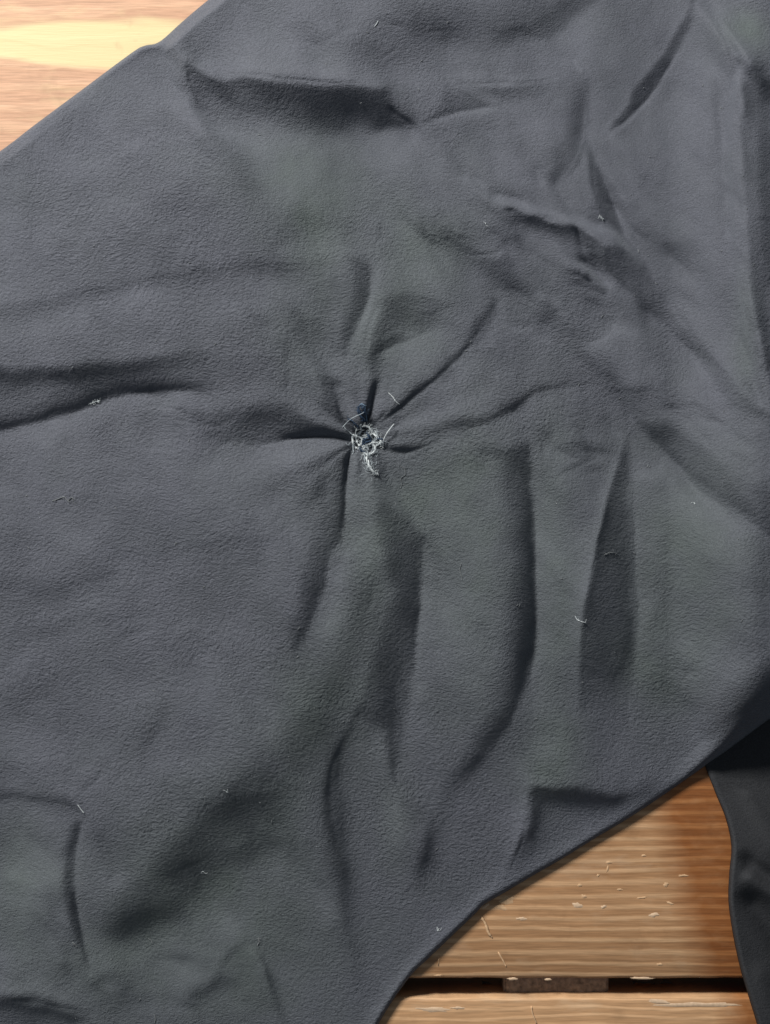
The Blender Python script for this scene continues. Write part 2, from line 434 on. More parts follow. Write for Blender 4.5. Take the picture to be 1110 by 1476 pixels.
# right of the tear
blob(690,370,54,22,35,-11); blob(640,330,50,20,30,-7); blob(730,400,24,18,30,-13); blob(720,330,30,22,0,-4)
pg([(880,546,6),(852,556,3),(800,562,4),(775,566,6),(742,594,6),(710,610,8),(672,622,10),(640,628,12),(596,646,6),(560,652,4),(556,644,8),(600,628,14),(628,610,16),(660,598,12),(700,596,14),(730,572,16),(770,550,14),(830,548,8)], -22)
blob(745,578,34,10,-28,-10); blob(668,606,30,10,-5,-8); ln([(560,648),(590,650),(640,634)], 5, -10)
ed([(856,558),(800,566),(772,572),(740,600),(690,622)], 14, 7, 3) if False else ed([(690,624),(742,602),(776,574),(804,568),(858,560)], 16, 8, 4)
blob(840,510,60,14,20,-7); ln([(856,524),(874,540),(888,560),(902,584),(912,612)], 6, -14); blob(800,470,50,14,10,-5); blob(720,520,50,16,-35,4)
blob(830,480,14,8,0,-5)
pg([(778,612,3),(790,616,8),(800,622,8),(786,660,4),(780,664,3)], -14)
blob(840,620,40,10,10,-5); blob(845,650,20,12,0,-5)
pg([(920,600,6),(950,604,8),(990,620,14),(1040,650,20),(1130,700,20),(1130,790,4),(1090,764,4),(1050,734,3),(1010,712,3),(985,690,3),(960,656,4),(936,636,4)], -14)
ln([(936,610),(956,636),(985,676)], 7, -12); ln([(1000,686),(1040,716),(1090,756)], 8, -10)
ed([(920,626),(952,660),(990,700),(1040,740),(1100,780)], 30, 9, 5)
blob(1040,820,50,14,40,-6); blob(1000,560,60,20,0,-4); blob(1080,590,30,10,10,-10)
blob(960,540,50,20,20,2)
# ---- folds hanging below the tear
pg([(502,650,3),(500,700,3),(498,750,3),(494,780,5),(476,800,5),(470,850,8),(458,890,10),(440,930,14),(416,960,16),(410,900,26),(430,820,34),(446,760,30),(470,700,20),(488,670,10)], -29)
ed([(503,650),(500,700),(499,770)], 12, -8, 2.5, .1,.3)
ed([(506,655),(504,710),(502,780),(484,830),(472,890),(448,940)], -22, 9, 4)
blob(540,660,12,30,0,5); blob(510,730,10,36,0,5)
blob(552,690,10,16,-20,-12)
pg([(540,712,10),(560,716,10),(590,744,6),(614,770,4),(614,800,4),(608,870,4),(604,930,4),(594,990,4),(586,1040,4),(578,1110,8),(572,1142,8),(560,1120,10),(548,1060,14),(520,1040,14),(500,1080,8),(488,1130,8),(478,1180,8),(500,1230,12),(530,1260,8),(552,1290,5),(552,1360,5),(546,1420,8),(530,1476,10),(500,1476,30),(500,1340,30),(470,1260,24),(456,1200,16),(460,1130,10),(480,1080,10),(510,1000,16),(530,920,16),(556,850,16),(540,800,24),(530,750,16)], -25)
ed([(600,810),(584,850),(562,920),(548,980),(540,1020)], -22, -7, 5)
pg([(570,770,14),(600,770,8),(612,800,4),(606,900,4),(580,940,20),(566,860,20)], -4)
blob(640,760,24,40,0,5); blob(660,880,34,100,0,4)
blob(560,1190,24,60,5,10); blob(545,1080,16,34,10,6); blob(600,1050,14,60,10,4)
ed([(554,1280),(556,1340),(550,1400)], -20, 8, 5)
# long soft shade running to the lower left
pgb([(560,800,20),(540,900,20),(500,1010,14),(476,1080,10),(450,1150,20),(420,1220,30),(330,1280,40),(230,1350,30),(150,1360,20),(160,1300,16),(230,1240,20),(300,1150,16),(400,1080,30),(460,1000,30),(500,900,24),(520,830,20)], -20, 14)
blob(335,1165,46,22,-28,-12); blob(375,1150,40,10,-15,-8); blob(265,1245,40,20,-25,-8); blob(200,1325,50,16,-22,-14); blob(290,1205,30,14,-30,-5)
blob(440,1130,26,30,30,7); blob(420,1180,20,40,20,6); blob(325,1325,30,18,0,8); blob(460,1300,14,40,-20,5)
blob(240,1130,60,60,-30,3)
# fold with the sharp right edge
pg([(766,630,3),(768,700,3),(771,800,3),(771,880,3),(768,950,3),(756,1000,6),(740,1050,10),(712,1090,16),(680,1140,20),(660,1200,18),(640,1260,14),(616,1290,12),(590,1290,12),(600,1220,20),(622,1150,24),(660,1080,30),(700,1000,40),(706,900,44),(712,800,40),(714,720,30),(700,670,16),(668,640,14),(710,636,14)], -31)
ed([(768,690),(771,800),(770,900),(764,970),(748,1030)], 20, -10, 3,.2,.2)
ed([(769,650),(773,760),(774,880),(770,980),(768,1100)], -24, 5, 4)
blob(690,640,40,16,30,-8); blob(700,1140,20,50,35,5); blob(720,1190,24,60,28,6); blob(650,1330,50,30,-40,3)
blob(610,1270,18,24,0,-6); blob(600,1320,16,20,0,-5)
# ridge and dark strip at right
pg([(902,622,3),(916,628,8),(914,700,14),(916,800,12),(920,880,8),(918,950,5),(908,1020,5),(902,1090,60),(876,1085,70),(850,1075,70),(832,1060,3),(832,960,3),(838,900,3),(848,840,3),(858,790,3),(868,740,3),(882,690,3)], -19)
ed([(880,700),(862,780),(846,850),(836,940)], -22, -9, 3); blob(900,960,12,50,8,-9)
ed([(903,626),(884,690),(866,750),(848,830),(834,920),(830,1000)], 18, 5, 3)
ed([(918,840),(924,900),(922,960),(912,1030)], -14, 7, 4)
blob(800,760,22,120,3,4); blob(920,670,14,22,0,5); blob(970,760,50,70,-20,5); blob(930,860,18,60,0,4)
blob(800,1080,30,30,0,4)
blob(975,1005,50,16,14,-15); blob(950,990,16,14,0,-8); blob(1060,1030,40,10,-25,-6); blob(1010,960,60,16,-20,-3)
# lower flap edge
pg([(768,1128,3),(800,1132,8),(840,1130,12),(900,1140,16),(960,1132,16),(1000,1118,16),(1000,1150,6),(860,1230,6),(740,1300,6),(690,1330,6),(712,1284,3),(738,1240,3),(756,1196,3),(764,1160,3)], -27)
ed([(766,1120),(763,1160),(754,1204),(738,1246),(716,1284),(692,1314)], -26, -22, 2.5, .25, .02)
ed([(764,1140),(758,1184),(742,1232),(718,1274),(694,1306)], 26, 5, 3)
pg([(768,1128,3),(800,1134,6),(820,1140,6),(800,1170,14),(766,1180,3)], -12)
blob(740,1120,20,20,0,-3)
# ---- lower left
ln([(-20,1142),(40,1152),(90,1160),(122,1172)], 9, -13, .05,.2)
ln([(86,1140),(106,1162),(128,1186)], 4, -10); ln([(126,1186),(120,1200),(112,1216)], 4, 8)
ln([(132,1188),(150,1220),(168,1280)], 6, -8)
pg([(122,1184,4),(118,1206,6),(108,1240,8),(112,1290,8),(124,1330,6),(130,1380,5),(128,1398,4),(116,1380,8),(100,1350,12),(84,1300,14),(82,1240,12),(92,1196,8),(106,1178,6)], -20)
blob(40,1270,44,90,0,10); blob(70,1370,36,40,0,4)
ed([(-40,1440),(10,1438),(60,1446),(100,1456),(140,1466)], 14, -34, 5, .02,.3); ed([(-40,1434),(10,1432),(60,1438),(130,1458)], -24, 6, 4)
pg([(-40,1444,4),(20,1444,4),(80,1454,4),(140,1468,6),(60,1500,20),(-40,1500,20)], -12)
pg([(372,1366,5),(384,1384,4),(400,1410,4),(412,1440,5),(420,1480,6),(424,1530,6),(404,1500,7),(394,1450,7),(384,1416,6)], -26)
ed([(382,1370),(404,1412),(418,1460),(424,1500)], -16, 6, 3)
ln([(268,1440),(310,1424),(354,1412)], 9, -11); ln([(350,1420),(358,1450),(356,1480)], 8, -6)
blob(430,1420,16,40,-15,4); blob(310,1460,30,16,0,4)
blob(180,1440,40,30,0,-4)
# the gathered cloth right at the tear
blob(526,632,15,13,0,-26); blob(524,600,7,14,10,-10)
ln([(512,648),(505,668),(500,690)], 4, -14)
blob(548,672,9,14,-30,-14)

# extra small wrinkles between the big ones
import random as _r
_g = _r.Random(77)
for _cx, _cy, _rx, _ry, _ang, _n, _amp in [(700,330,80,60,35,20,9),(800,470,90,50,25,20,9),(860,380,50,40,40,10,10),(850,640,70,40,10,10,8),(960,600,90,40,25,14,8),(1000,400,60,120,60,12,7),(900,280,60,80,50,8,6),(1070,660,40,60,40,8,7),
        (650,60,110,60,-10,12,5),(480,60,70,50,-30,6,5),(420,470,60,80,70,8,5),(600,470,70,50,-20,8,6),(330,590,140,30,-5,10,5),(120,600,110,60,-10,8,4),(200,880,160,60,-15,10,4),
        (300,1200,150,70,-28,12,5),(430,1300,90,100,60,12,5),(560,1280,50,120,80,8,5),(680,1180,60,100,-55,8,5),(900,980,110,50,-20,8,5),(1040,900,50,100,40,8,4),(230,1420,150,50,-10,8,5),(60,1260,60,100,80,6,4),(570,900,60,150,-75,10,5),(450,760,50,100,-70,6,4),(140,200,120,80,-35,8,4),(250,320,120,80,-20,8,3)]:
    for _k in range(_n):
        _x = _cx+_g.gauss(0, .6)*_rx; _y = _cy+_g.gauss(0, .6)*_ry
        _a = math.radians(_ang+_g.gauss(0, 22)); _L = _g.uniform(14, 46); _c = _g.uniform(-.5, .5); _s = _g.choice((-1, -1, 1))
        _p = [(_x+_L*t*math.cos(_a+_c*t), _y+_L*t*math.sin(_a+_c*t)) for t in (-1, 0, 1)]
        ed(_p, _g.uniform(6, 16)*_g.choice((-1, 1)), _s*_amp*_g.uniform(.7, 1.9), 2, .45, .45)
        if _k % 3 == 0: groove(_p, 3, _g.uniform(.6, 1.6)*_amp/6, .4, .4)

ln([(508,632),(470,630),(430,631),(390,637)], 4, -16, .02, .6)
ln([(503,650),(500,690),(498,730)], 3.5, -10, .05, .6)
ln([(560,650),(600,646),(650,634)], 4, -9, .1, .5)
ln([(560,606),(590,580),(622,556)], 4, -8, .1, .5)
ln([(508,616),(492,590),(486,564)], 4, -12, .05, .4)
ln([(534,604),(539,572),(546,538)], 4, -12, .05, .4)
ed([(505,626),(470,606),(440,590),(400,572)], -14, 6, 3, .1, .5)

# creases drawn together by the stitches
groove([(516,632),(500,633),(470,630),(430,631),(390,638),(340,648)], 5, 9, 0, .7)
groove([(516,640),(504,656),(500,690),(497,740),(490,790)], 5, 9, 0, .7)
groove([(518,626),(504,616),(492,596),(485,570),(478,548)], 4, 8, 0, .6)
groove([(524,622),(531,600),(537,572),(545,540)], 4, 9, 0, .5)
groove([(530,626),(552,608),(590,578),(630,546),(676,500),(722,432)], 4, 3.6, 0, .8)
groove([(534,632),(560,648),(590,650),(640,634),(680,622)], 4, 5, 0, .8)
groove([(514,626),(490,610),(462,586),(440,566)], 3.5, 5, 0, .6)
groove([(528,622),(550,602),(568,580)], 3, 4, 0, .6)
groove([(522,642),(520,670),(530,700),(550,716)], 3.5, 4, 0, .7)
groove([(532,640),(552,664),(572,700)], 3.5, 4, 0, .7)
groove([(516,636),(480,660),(440,690)], 3.5, 3, 0, .8)
groove([(340,568),(270,563),(210,565),(150,578),(90,600),(0,622),(-60,640)], 4, 2.0)
groove([(858,555),(800,560),(772,568),(740,594),(690,614),(640,630)], 6, 1.6)
groove([(898,346),(945,408),(1012,502),(1054,540)], 4, 2.5)
groove([(857,213),(900,176),(940,136),(985,60)], 3, 2)
groove([(936,612),(960,652),(1010,696),(1050,722),(1110,766)], 5, 3)
groove([(770,660),(772,800),(770,940),(752,1030)], 5, 3)
groove([(268,84),(276,124),(296,158),(330,180)], 4, 4)
groove([(316,112),(360,107),(440,117),(560,122)], 4, 3.5)
groove([(602,184),(580,172),(556,150)], 3, 3)
groove([(124,1180),(112,1220),(110,1290),(126,1390)], 4, 3); groove([(0,1440),(60,1446),(140,1466)], 5, 3.5)
groove([(378,1370),(402,1412),(420,1476)], 4, 3)
groove([(610,790),(606,880),(592,1000),(574,1120)], 5, 2.5)
groove([(500,1060),(478,1110),(470,1170)], 5, 2.5); groove([(554,1280),(556,1340),(548,1400)], 6, 2.5)
groove([(537,390),(534,426),(516,480)], 4, 2.5)
groove([(668,250),(690,272),(712,300)], 2.5, -2.2); groove([(712,288),(764,303),(820,318),(896,346)], 2.5, -2.6, .1,.2)
groove([(815,374),(846,388),(884,430)], 2.5, -2)

groove([(1072,84),(1060,140),(1056,200),(1058,280),(1064,380),(1080,480),(1104,570),(1120,640)], 10, -10, .1, .1)
groove([(1030,36),(1052,66),(1070,88)], 4, 3); groove([(1022,6),(1044,36),(1066,64),(1084,88)], 5, -3); groove([(1086,86),(1110,112),(1140,150)], 6, 5)
groove([(236,62),(248,98),(260,134),(284,164),(330,192),(400,208)], 9, -5, .2, .5)
groove([(843,104),(847,150),(842,200),(830,236),(796,275)], 3, -1.4); ed([(845,104),(847,150),(842,200),(830,236),(796,275)], 14, -10, 2, .1, .1)
groove([(826,88),(838,96),(844,108)], 3, -3)
groove([(646,122),(700,120),(760,120),(822,108)], 5, 3)
groove([(850,215),(862,290),(896,344)], 3, 2.5)
groove([(600,186),(646,166),(720,152)], 4, 2.5)
groove([(903,626),(880,700),(858,790),(838,900),(832,1000)], 5, -3)
groove([(913,650),(916,800),(920,900),(904,1080)], 5, 2.5)
groove([(868,530),(890,556),(906,590),(912,616)], 4, 3)
groove([(774,610),(782,640),(784,664)], 3, 2.5)
groove([(0,1146),(90,1160),(124,1176)], 5, 2.5); groove([(130,1186),(150,1230),(170,1290)], 4, 2)
groove([(550,428),(532,470),(526,520)], 4, 2.5); groove([(526,520),(560,502),(640,470)], 5, 2)
ln([(850,215),(862,290),(896,344)], 6, -12)
blob(560,1180,20,70,4,7); blob(505,1150,18,80,-8,-10); blob(522,1330,24,90,-4,-8); blob(1045,1010,70,14,-28,-6)

ed([(-80,524),(0,532),(80,530),(160,524),(260,510),(360,498)], 30, -12, 6, .1,.4)
blob(130,545,130,14,-4,-5)
blob(462,760,20,70,12,-7); blob(440,850,22,60,14,-7); blob(425,930,24,40,16,-5)
blob(350,600,80,18,3,-6)
blob(250,1180,120,40,-35,-3)
ed([(0,250),(60,330),(40,420)], 20, -4, 6); ed([(300,250),(250,330),(260,420)], 30, -4, 8)
blob(640,560,60,12,-35,5); blob(700,560,50,14,-25,6)
blob(590,660,40,14,5,5); blob(500,515,12,30,10,6); blob(450,600,40,10,28,5); blob(450,652,50,10,-8,6)

ed([(985,0),(966,50),(930,104),(890,160),(858,212)], -8, 7, 2, .2, .1); ed([(1010,30),(970,92),(930,146),(900,176),(860,212)], 10, 8, 2, .2,.1)
ed([(900,346),(884,292),(868,250),(852,216)], 12, 8, 2, .1,.2)
ed([(907,346),(945,402),(970,440),(1012,500)], -12, 9, 2, .1,.2)
ed([(1048,120),(1062,104),(1070,84)], 8, 10, 2)
ln([(1060,560),(1090,590),(1120,600)], 6, -10)
ed([(560,298),(620,330),(700,370),(740,400)], 8, -5, 4); ed([(400,370),(400,300),(430,290),(470,310)], 20, -4, 5)
blob(1000,150,50,90,15,3); blob(700,230,60,40,0,3); blob(780,180,50,60,0,3)

blob(650,40,90,30,-10,-5); blob(760,20,60,14,-25,-6)
ed([(560,20),(620,60),(700,70),(760,60)], -30, -6, 8)
pgb([(1086,90),(1130,130),(1130,420),(1100,420),(1088,300)], -6, 8)
pgb([(690,400),(740,380),(760,420),(730,430)], -8, 8)
pgb([(560,250),(640,290),(720,380),(700,420),(620,350)], -6, 16)

pgb([(480,1080),(540,1010),(580,1020),(572,1130),(548,1060),(520,1050),(500,1120),(520,1260),(552,1300),(550,1420),(510,1430),(490,1300),(462,1200),(462,1130)], -12, 8)
pgb([(700,1080),(760,1010),(756,1060),(700,1160),(650,1260),(612,1292),(610,1230),(640,1150)], -8, 12)
pgb([(780,1140),(900,1145),(990,1130),(860,1215),(740,1285)], -6, 12)
blob(300,150,14,34,-35,-6); blob(570,440,30,60,20,-3)
ed([(612,790),(606,880),(594,980),(578,1110)], -14, 8, 3)
ed([(470,1190),(500,1250),(530,1300)], 16, 6, 4)

ed([(1080,90),(1072,150),(1070,220),(1074,300),(1082,400),(1098,480),(1118,570)], -18, -16, 3, .1,.1)
ed([(1046,130),(1044,220),(1048,320),(1052,420),(1068,500)], 22, -7, 4, .1,.1)

ln([(663,248),(684,266),(702,286),(716,304)], 5, 16, .2,.3)
ln([(706,284),(740,292),(764,302),(790,312),(820,318),(850,330),(898,346)], 5, 30, .1,.15)
ln([(812,372),(838,384),(866,406),(886,432)], 4.5, 18)
groove([(706,286),(764,304),(820,320),(896,347)], 5, -3, .1,.2)
ed([(716,296),(760,310),(820,328),(892,354)], 14, -12, 3, .2,.3)
ed([(770,690),(773,800),(771,900),(764,970)], 16, -8, 3,.2,.2)
ln([(232,70),(246,104),(262,140),(290,172),(340,196)], 9, 14, .2,.4)
ln([(545,370),(543,400),(528,450),(520,480)], 6, 9); ln([(524,560),(518,590)], 4, 6)

ed([(764,1134),(758,1184),(740,1236),(716,1280),(694,1308)], 12, 10, 3, .1,.02)
ed([(790,1134),(900,1146),(1000,1122)], 30, -8, 6)
groove([(770,1128),(764,1160),(754,1204),(738,1246),(716,1284),(690,1316)], 5, 4, .2, .02)
ed([(246,70),(252,110),(270,146),(300,178),(350,200)], 12, 12, 4, .2,.3)
ln([(30,860),(110,842),(180,812)], 8, -7); ln([(0,940),(80,900),(180,880)], 10, -5); ln([(200,1090),(230,1040),(236,1000)], 8, -6)
ln([(300,1440),(330,1380),(370,1350)], 8, -6); ln([(180,1400),(240,1380),(330,1390)], 9, -6); ln([(60,1330),(90,1360),(100,1420)], 8, -6)

# slow unevenness that the flat polygons lack, and wandering of every edge
def vnoise(step, seed, w=NX, h=NY):
    rng = np.random.RandomState(seed); s = step/ST
    n1, n2 = int(h/s)+3, int(w/s)+3
    g = rng.uniform(-1, 1, (n1, n2))
    y = np.arange(h)/s; x = np.arange(w)/s
    yi = y.astype(int); xi = x.astype(int); fy = sstep(y-yi)[:, None]; fx = sstep(x-xi)[None]
    return ((g[yi][:, xi]*(1-fx)+g[yi][:, xi+1]*fx)*(1-fy)+(g[yi+1][:, xi]*(1-fx)+g[yi+1][:, xi+1]*fx)*fy)

def bil(F, x, y):
    x = np.clip((x-MX0)/ST, 0, NX-1.001); y = np.clip((y-MY0)/ST, 0, NY-1.001)
    xi = x.astype(int); yi = y.astype(int); fx = x-xi; fy = y-yi
    return (F[yi, xi]*(1-fx)+F[yi, xi+1]*fx)*(1-fy)+(F[yi+1, xi]*(1-fx)+F[yi+1, xi+1]*fx)*fy

near = np.exp(-((GX-526)**2+(GY-630)**2)/60.0**2)
wa = 1-.8*near
D = bil(D, GX+wa*(3.2*vnoise(26, 1)+1.3*vnoise(9, 2)), GY+wa*(3.2*vnoise(26, 3)+1.3*vnoise(9, 4)))
# slanting coordinates for streaky unevenness
ml = 3.6*vnoise(60, 5)+3.0*vnoise(30, 6)+2.0*vnoise(15, 7)+1.6*vnoise(9, 8)*(.5+.5*vnoise(120, 9))
D = D+ml
def blur(F, r):
    k = np.exp(-(np.arange(-int(3*r), int(3*r)+1)/r)**2/2); k /= k.sum()
    F = np.apply_along_axis(lambda a: np.convolve(np.pad(a, len(k)//2, 'edge'), k, 'valid'), 0, F)
    return np.apply_along_axis(lambda a: np.convolve(np.pad(a, len(k)//2, 'edge'), k, 'valid'), 1, F)
D = blur(D, 0.7)

# every facet is tilted so far as its tone asks under the lamp; then the facets are joined to one surface
def lin(v): return np.clip(v/255.0, 0, 1)**2.2
B0 = 108-8*sstep((GY-200)/700.)-18*sstep((GY-900)/500.)
KL = 1.15
g = np.clip((lin(B0+D*RELIEF)/lin(B0)-1)/KL, -.75, .55)
g = g-g.mean()
fy = np.fft.fftfreq(NY, ST)[:, None]*2*np.pi; fx = np.fft.rfftfreq(NX, ST)[None]*2*np.pi
la, lb = math.cos(LAMP_AZ), -math.sin(LAMP_AZ)        # direction to the lamp in picture axes (y down)
ks = fx*la+fy*lb; kp = -fx*lb+fy*la
H = np.fft.irfft2(1j*ks*np.fft.rfft2(g)/(ks**2+.018*kp**2+(1/260.)**2), s=(NY, NX))
G = bil(G, GX+1.5*vnoise(16, 31)*wa, GY+1.5*vnoise(16, 32)*wa); H = H+G
# fine pleats fanning out from the stitches
rr = np.hypot(GX-526, GY-631); th = np.arctan2(GY-631, GX-526)
rg = np.random.RandomState(8); pl = np.zeros_like(rr)
for k_ in (5, 7, 9, 12, 15, 19): pl += np.cos(k_*th+rg.uniform(0, 6.28)+.5*np.sin(rr/70.+k_))*rg.uniform(.6, 1.2)/k_
H = H+.13*rr*pl*np.exp(-(rr/170.)**2)
print('relief range (units)', H.min(), H.max())

# ================================================================= the trousers
def interp_edge(pts, a):
    p = spline(pts, 8); A = .8*p[:, 0]-.6*p[:, 1]; Bv = .6*p[:, 0]+.8*p[:, 1]
    i = np.argsort(A); return np.interp(a, A[i], Bv[i])

E1 = [(900,-440),(560,-190),(420,-96),(300,0),(262,32),(230,60),(208,66),(190,76),(120,128),(50,180),(0,218),(-120,300),(-420,500)]
E2 = [(1560,740),(1320,890),(1200,974),(1110,1036),(1060,1073),(1015,1105),(955,1147),(905,1180),(855,1210),(810,1238),(765,1264),(730,1285),(704,1300),(694,1307),(685,1317),(662,1339),(640,1360),(618,1381),(596,1402),(576,1428),(556,1458),(542,1482),(500,1556),(420,1680),(300,1860)]
as_ = np.arange(-980, 1080, 2.0)
b1 = interp_edge(E1, as_); b2 = interp_edge(E2, as_)
NB = 680
ss = np.linspace(0, 1, NB)
A_, S_ = np.meshgrid(as_, ss, indexing='ij')
Bc = b1[:, None]*(1-S_)+b2[:, None]*S_
U = .8*A_+.6*Bc; V = -.6*A_+.8*Bc
d1 = (Bc-b1[:, None]); d2 = (b2[:, None]-Bc)
def rnd(d, w): t = np.clip(d/w, 0, 1); return np.sqrt(np.maximum(1-(1-t)**2, 0))
wr = 8+30*sstep((U-690)/120.)+42*sstep((U-930)/130.)                  # the lower right edge rounds off wider to the right
T1 = 4.0; T2 = 9.0+100.0*sstep((U-960)/140.)
mid = T1+(T2-T1)*sstep(.12+.88*d1/(d1+d2))
z = np.minimum(mid*rnd(d1, 7), 1e9)*rnd(d2, wr)
edge_fade = np.minimum(sstep(d1/18.), sstep(d2/34.))
z = z+bil(H, U, V)*edge_fade+4+26*sstep(d1/260.)*sstep(d2/330.)-7*np.exp(-((U-527)**2+(V-632)**2)/24.0**2)
lo = 3+5*np.minimum(rnd(d1, 5), rnd(d2, 6))
z = lo+np.where(z-lo > 12, z-lo, 12*np.exp((np.minimum(z-lo, 12)-12)/12.))*np.minimum(rnd(d1, 7), rnd(d2, 10))
zm = z*S
# second layer rolled under at both long edges
def roll(Ue, Ve, sign, n=5, inward=70):
    rows = []
    for k in range(1, n+1):
        q = k/n
        off = -inward*q**1.5
        ht = np.full(len(Ue), 3.0)*(1-q)+1.0
        rows.append((Ue+sign*(.6)*off, Ve+sign*(.8)*off, ht*S))
    return rows
r1 = roll(U[:, 0], V[:, 0], -1); r2 = roll(U[:, -1], V[:, -1], 1)
Uf = np.column_stack([r[0] for r in r1[::-1]]+[U]+[r[0] for r in r2])
Vf = np.column_stack([r[1] for r in r1[::-1]]+[V]+[r[1] for r in r2])
Zf = np.column_stack([r[2] for r in r1[::-1]]+[zm]+[r[2] for r in r2])
def grid_obj(name, Uf, Vf, Zf, mat, parent, nap=None, tint=None):
    n, m = Uf.shape
    X = (Uf-CX)*S*(CAMZ-Zf)/(CAMZ-Z0); Y = (CY-Vf)*S*(CAMZ-Zf)/(CAMZ-Z0)
    idx = np.arange(n*m).reshape(n, m)
    f = np.stack([idx[:-1, :-1], idx[1:, :-1], idx[1:, 1:], idx[:-1, 1:]], -1).reshape(-1, 4)
    a, b, c = 0, 1, m
    # make faces point up
    e1 = np.array([X[n//2+1, m//2]-X[n//2, m//2], Y[n//2+1, m//2]-Y[n//2, m//2]]); e2 = np.array([X[n//2, m//2+1]-X[n//2, m//2], Y[n//2, m//2+1]-Y[n//2, m//2]])
    if e1[0]*e2[1]-e1[1]*e2[0] < 0: f = f[:, ::-1]
    o = link_mesh(name, np.stack([X, Y, Zf], -1).reshape(-1, 3), f, mat, parent)
    for nm, arr in (('nap', nap), ('tint', tint)):
        at = o.data.attributes.new(nm, 'FLOAT', 'POINT')
        at.data.foreach_set('value', (np.zeros(n*m) if arr is None else arr).astype(np.float32).ravel())
    return o

# where the pile looks strongly crinkled, and where its colour leans to green
def field(blobs, base):
    F = np.full((NY, NX), float(base))
    for cx, cy, rx, ry, ang, amp in blobs:
        a = math.radians(ang); X, Y = GX-cx, GY-cy
        u = X*math.cos(a)+Y*math.sin(a); v = -X*math.sin(a)+Y*math.cos(a)
        F += amp*np.exp(-((u/rx)**2+(v/ry)**2))
    return F
NAP = field([(180,300,160,160,0,.5),(330,500,200,120,0,.3),(200,870,260,130,-20,.3),(300,1100,220,150,-30,.4),(560,960,120,200,0,.3),
             (720,1150,120,120,0,.4),(560,1150,120,160,0,.3),(1010,1020,120,70,-20,.5),(690,590,150,60,-20,.5),(820,450,120,60,0,.2),
             (120,80,200,120,-35,-.5),(900,200,260,260,0,-.5),(420,230,130,60,0,-.45),(800,850,40,200,0,-.2),(690,790,50,150,0,-.3),(1000,760,90,120,0,-.15),(250,1400,200,90,0,-.3),(40,1270,60,100,0,-.3)], .62)
NAP = np.clip(NAP+.18*vnoise(70, 11)+.1*vnoise(25, 12), .05, 1.3)
TINT = field([(430,240,110,70,0,.8),(600,345,90,60,30,.8),(450,330,60,80,0,.7),(440,480,60,90,0,.6),(570,470,90,80,0,.7),(620,710,110,90,0,.9),(680,830,60,200,0,.9),
              (800,850,40,240,0,.95),(980,820,110,170,0,.9),(540,830,70,110,0,.7),(470,1010,110,90,-40,.9),(330,1230,170,110,-25,1.0),(280,1400,220,120,0,.9),(30,1280,60,110,0,.8),
              (1085,50,40,30,30,1.0),(1075,480,20,90,0,.6),(960,970,80,50,0,.6),(790,1090,50,60,0,.8),(380,700,80,80,0,.3),(570,1180,30,80,0,.5)], 0)
TINT = np.clip(TINT+.10*vnoise(50, 13), 0, 1)

def empty(name, loc):
    o = bpy.data.objects.new(name, None); col.objects.link(o); o.location = loc; o.empty_display_size = .01
    return o
trousers = empty('trousers', (0, 0, 0))
props(trousers, 'charcoal grey brushed softshell trousers with a puckered thread-mended tear, crumpled on the wooden slats', 'trousers')
leg = grid_obj('trouser_leg', Uf, Vf, Zf, M_fab, trousers, bil(NAP, Uf, Vf), bil(TINT, Uf, Vf))
leg['label'] = 'upper trouser leg with the mended tear'

# other leg, lower right, dropping away under the first one
L2 = [(996,980),(1004,1040),(1012,1090),(1030,1140),(1046,1180),(1054,1220),(1051,1260),(1050,1300),(1057,1350),(1068,1400),(1080,1440),(1092,1480),(1104,1530),(1120,1600),(1160,1760),(1200,1900)]
vs = np.arange(980, 1880, 2.5); p = spline(L2, 8); left = np.interp(vs, p[:, 1], p[:, 0])
us = np.concatenate([np.linspace(0, 40, 26)[:-1], np.arange(40, 560, 2.5)])
VV, DU = np.meshgrid(vs, us, indexing='ij'); UU = left[:, None]+DU
zz = 3+38*rnd(DU, 6)*(.10+.90*sstep((VV-1100)/190.))-SLOPE2*np.maximum(DU-8, 0)
zz += 30*0
def crease2(pts, w, a):
    dd, s_, r_ = polydist(spline(pts), UU, VV)
    return a*np.exp(-(dd/w)**2)*taper(r_, .25, .15)
zz += crease2([(1066,1222),(1084,1246),(1110,1262),(1160,1280)], 11, -9)
zz += crease2([(1060,1280),(1084,1302),(1112,1340),(1150,1400)], 15, -13)
zz += crease2([(1072,1252),(1094,1276),(1130,1300)], 12, 8)
zz += crease2([(1070,1120),(1100,1180),(1130,1230)], 16, 6)
zz += crease2([(1090,1380),(1104,1440),(1130,1500)], 14, 4)
zz = np.maximum(zz, 3)
pre = [(left-0+18*q, vs, np.full(len(vs), (3-2*q)*S)) for q in (1.0, .5)]
U2 = np.column_stack([r[0] for r in pre]+[UU]); V2 = np.column_stack([r[1] for r in pre]+[VV]); Z2 = np.column_stack([r[2] for r in pre]+[zz*S])
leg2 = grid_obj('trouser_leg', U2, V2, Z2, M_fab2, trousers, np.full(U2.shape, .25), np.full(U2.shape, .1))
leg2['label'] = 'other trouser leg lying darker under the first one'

# ================================================================= threads of the mend
zH = lambda u, v: float(bil(ZF, np.array([float(u)]), np.array([float(v)]))[0])
# height of the finished cloth at any picture position, sampled back from the mesh grid
ZF = np.zeros((NY, NX))
ii = np.clip(((U-MX0)/ST).round().astype(int), 0, NX-1); jj = np.clip(((V-MY0)/ST).round().astype(int), 0, NY-1)
ZF[:] = np.nan; ZF[jj, ii] = zm
for _ in range(3):
    for sh, ax in ((1, 0), (-1, 0), (1, 1), (-1, 1)):
        r = np.roll(ZF, sh, ax); m_ = np.isnan(ZF); ZF[m_] = r[m_]
ZF = np.nan_to_num(ZF, nan=0.0)

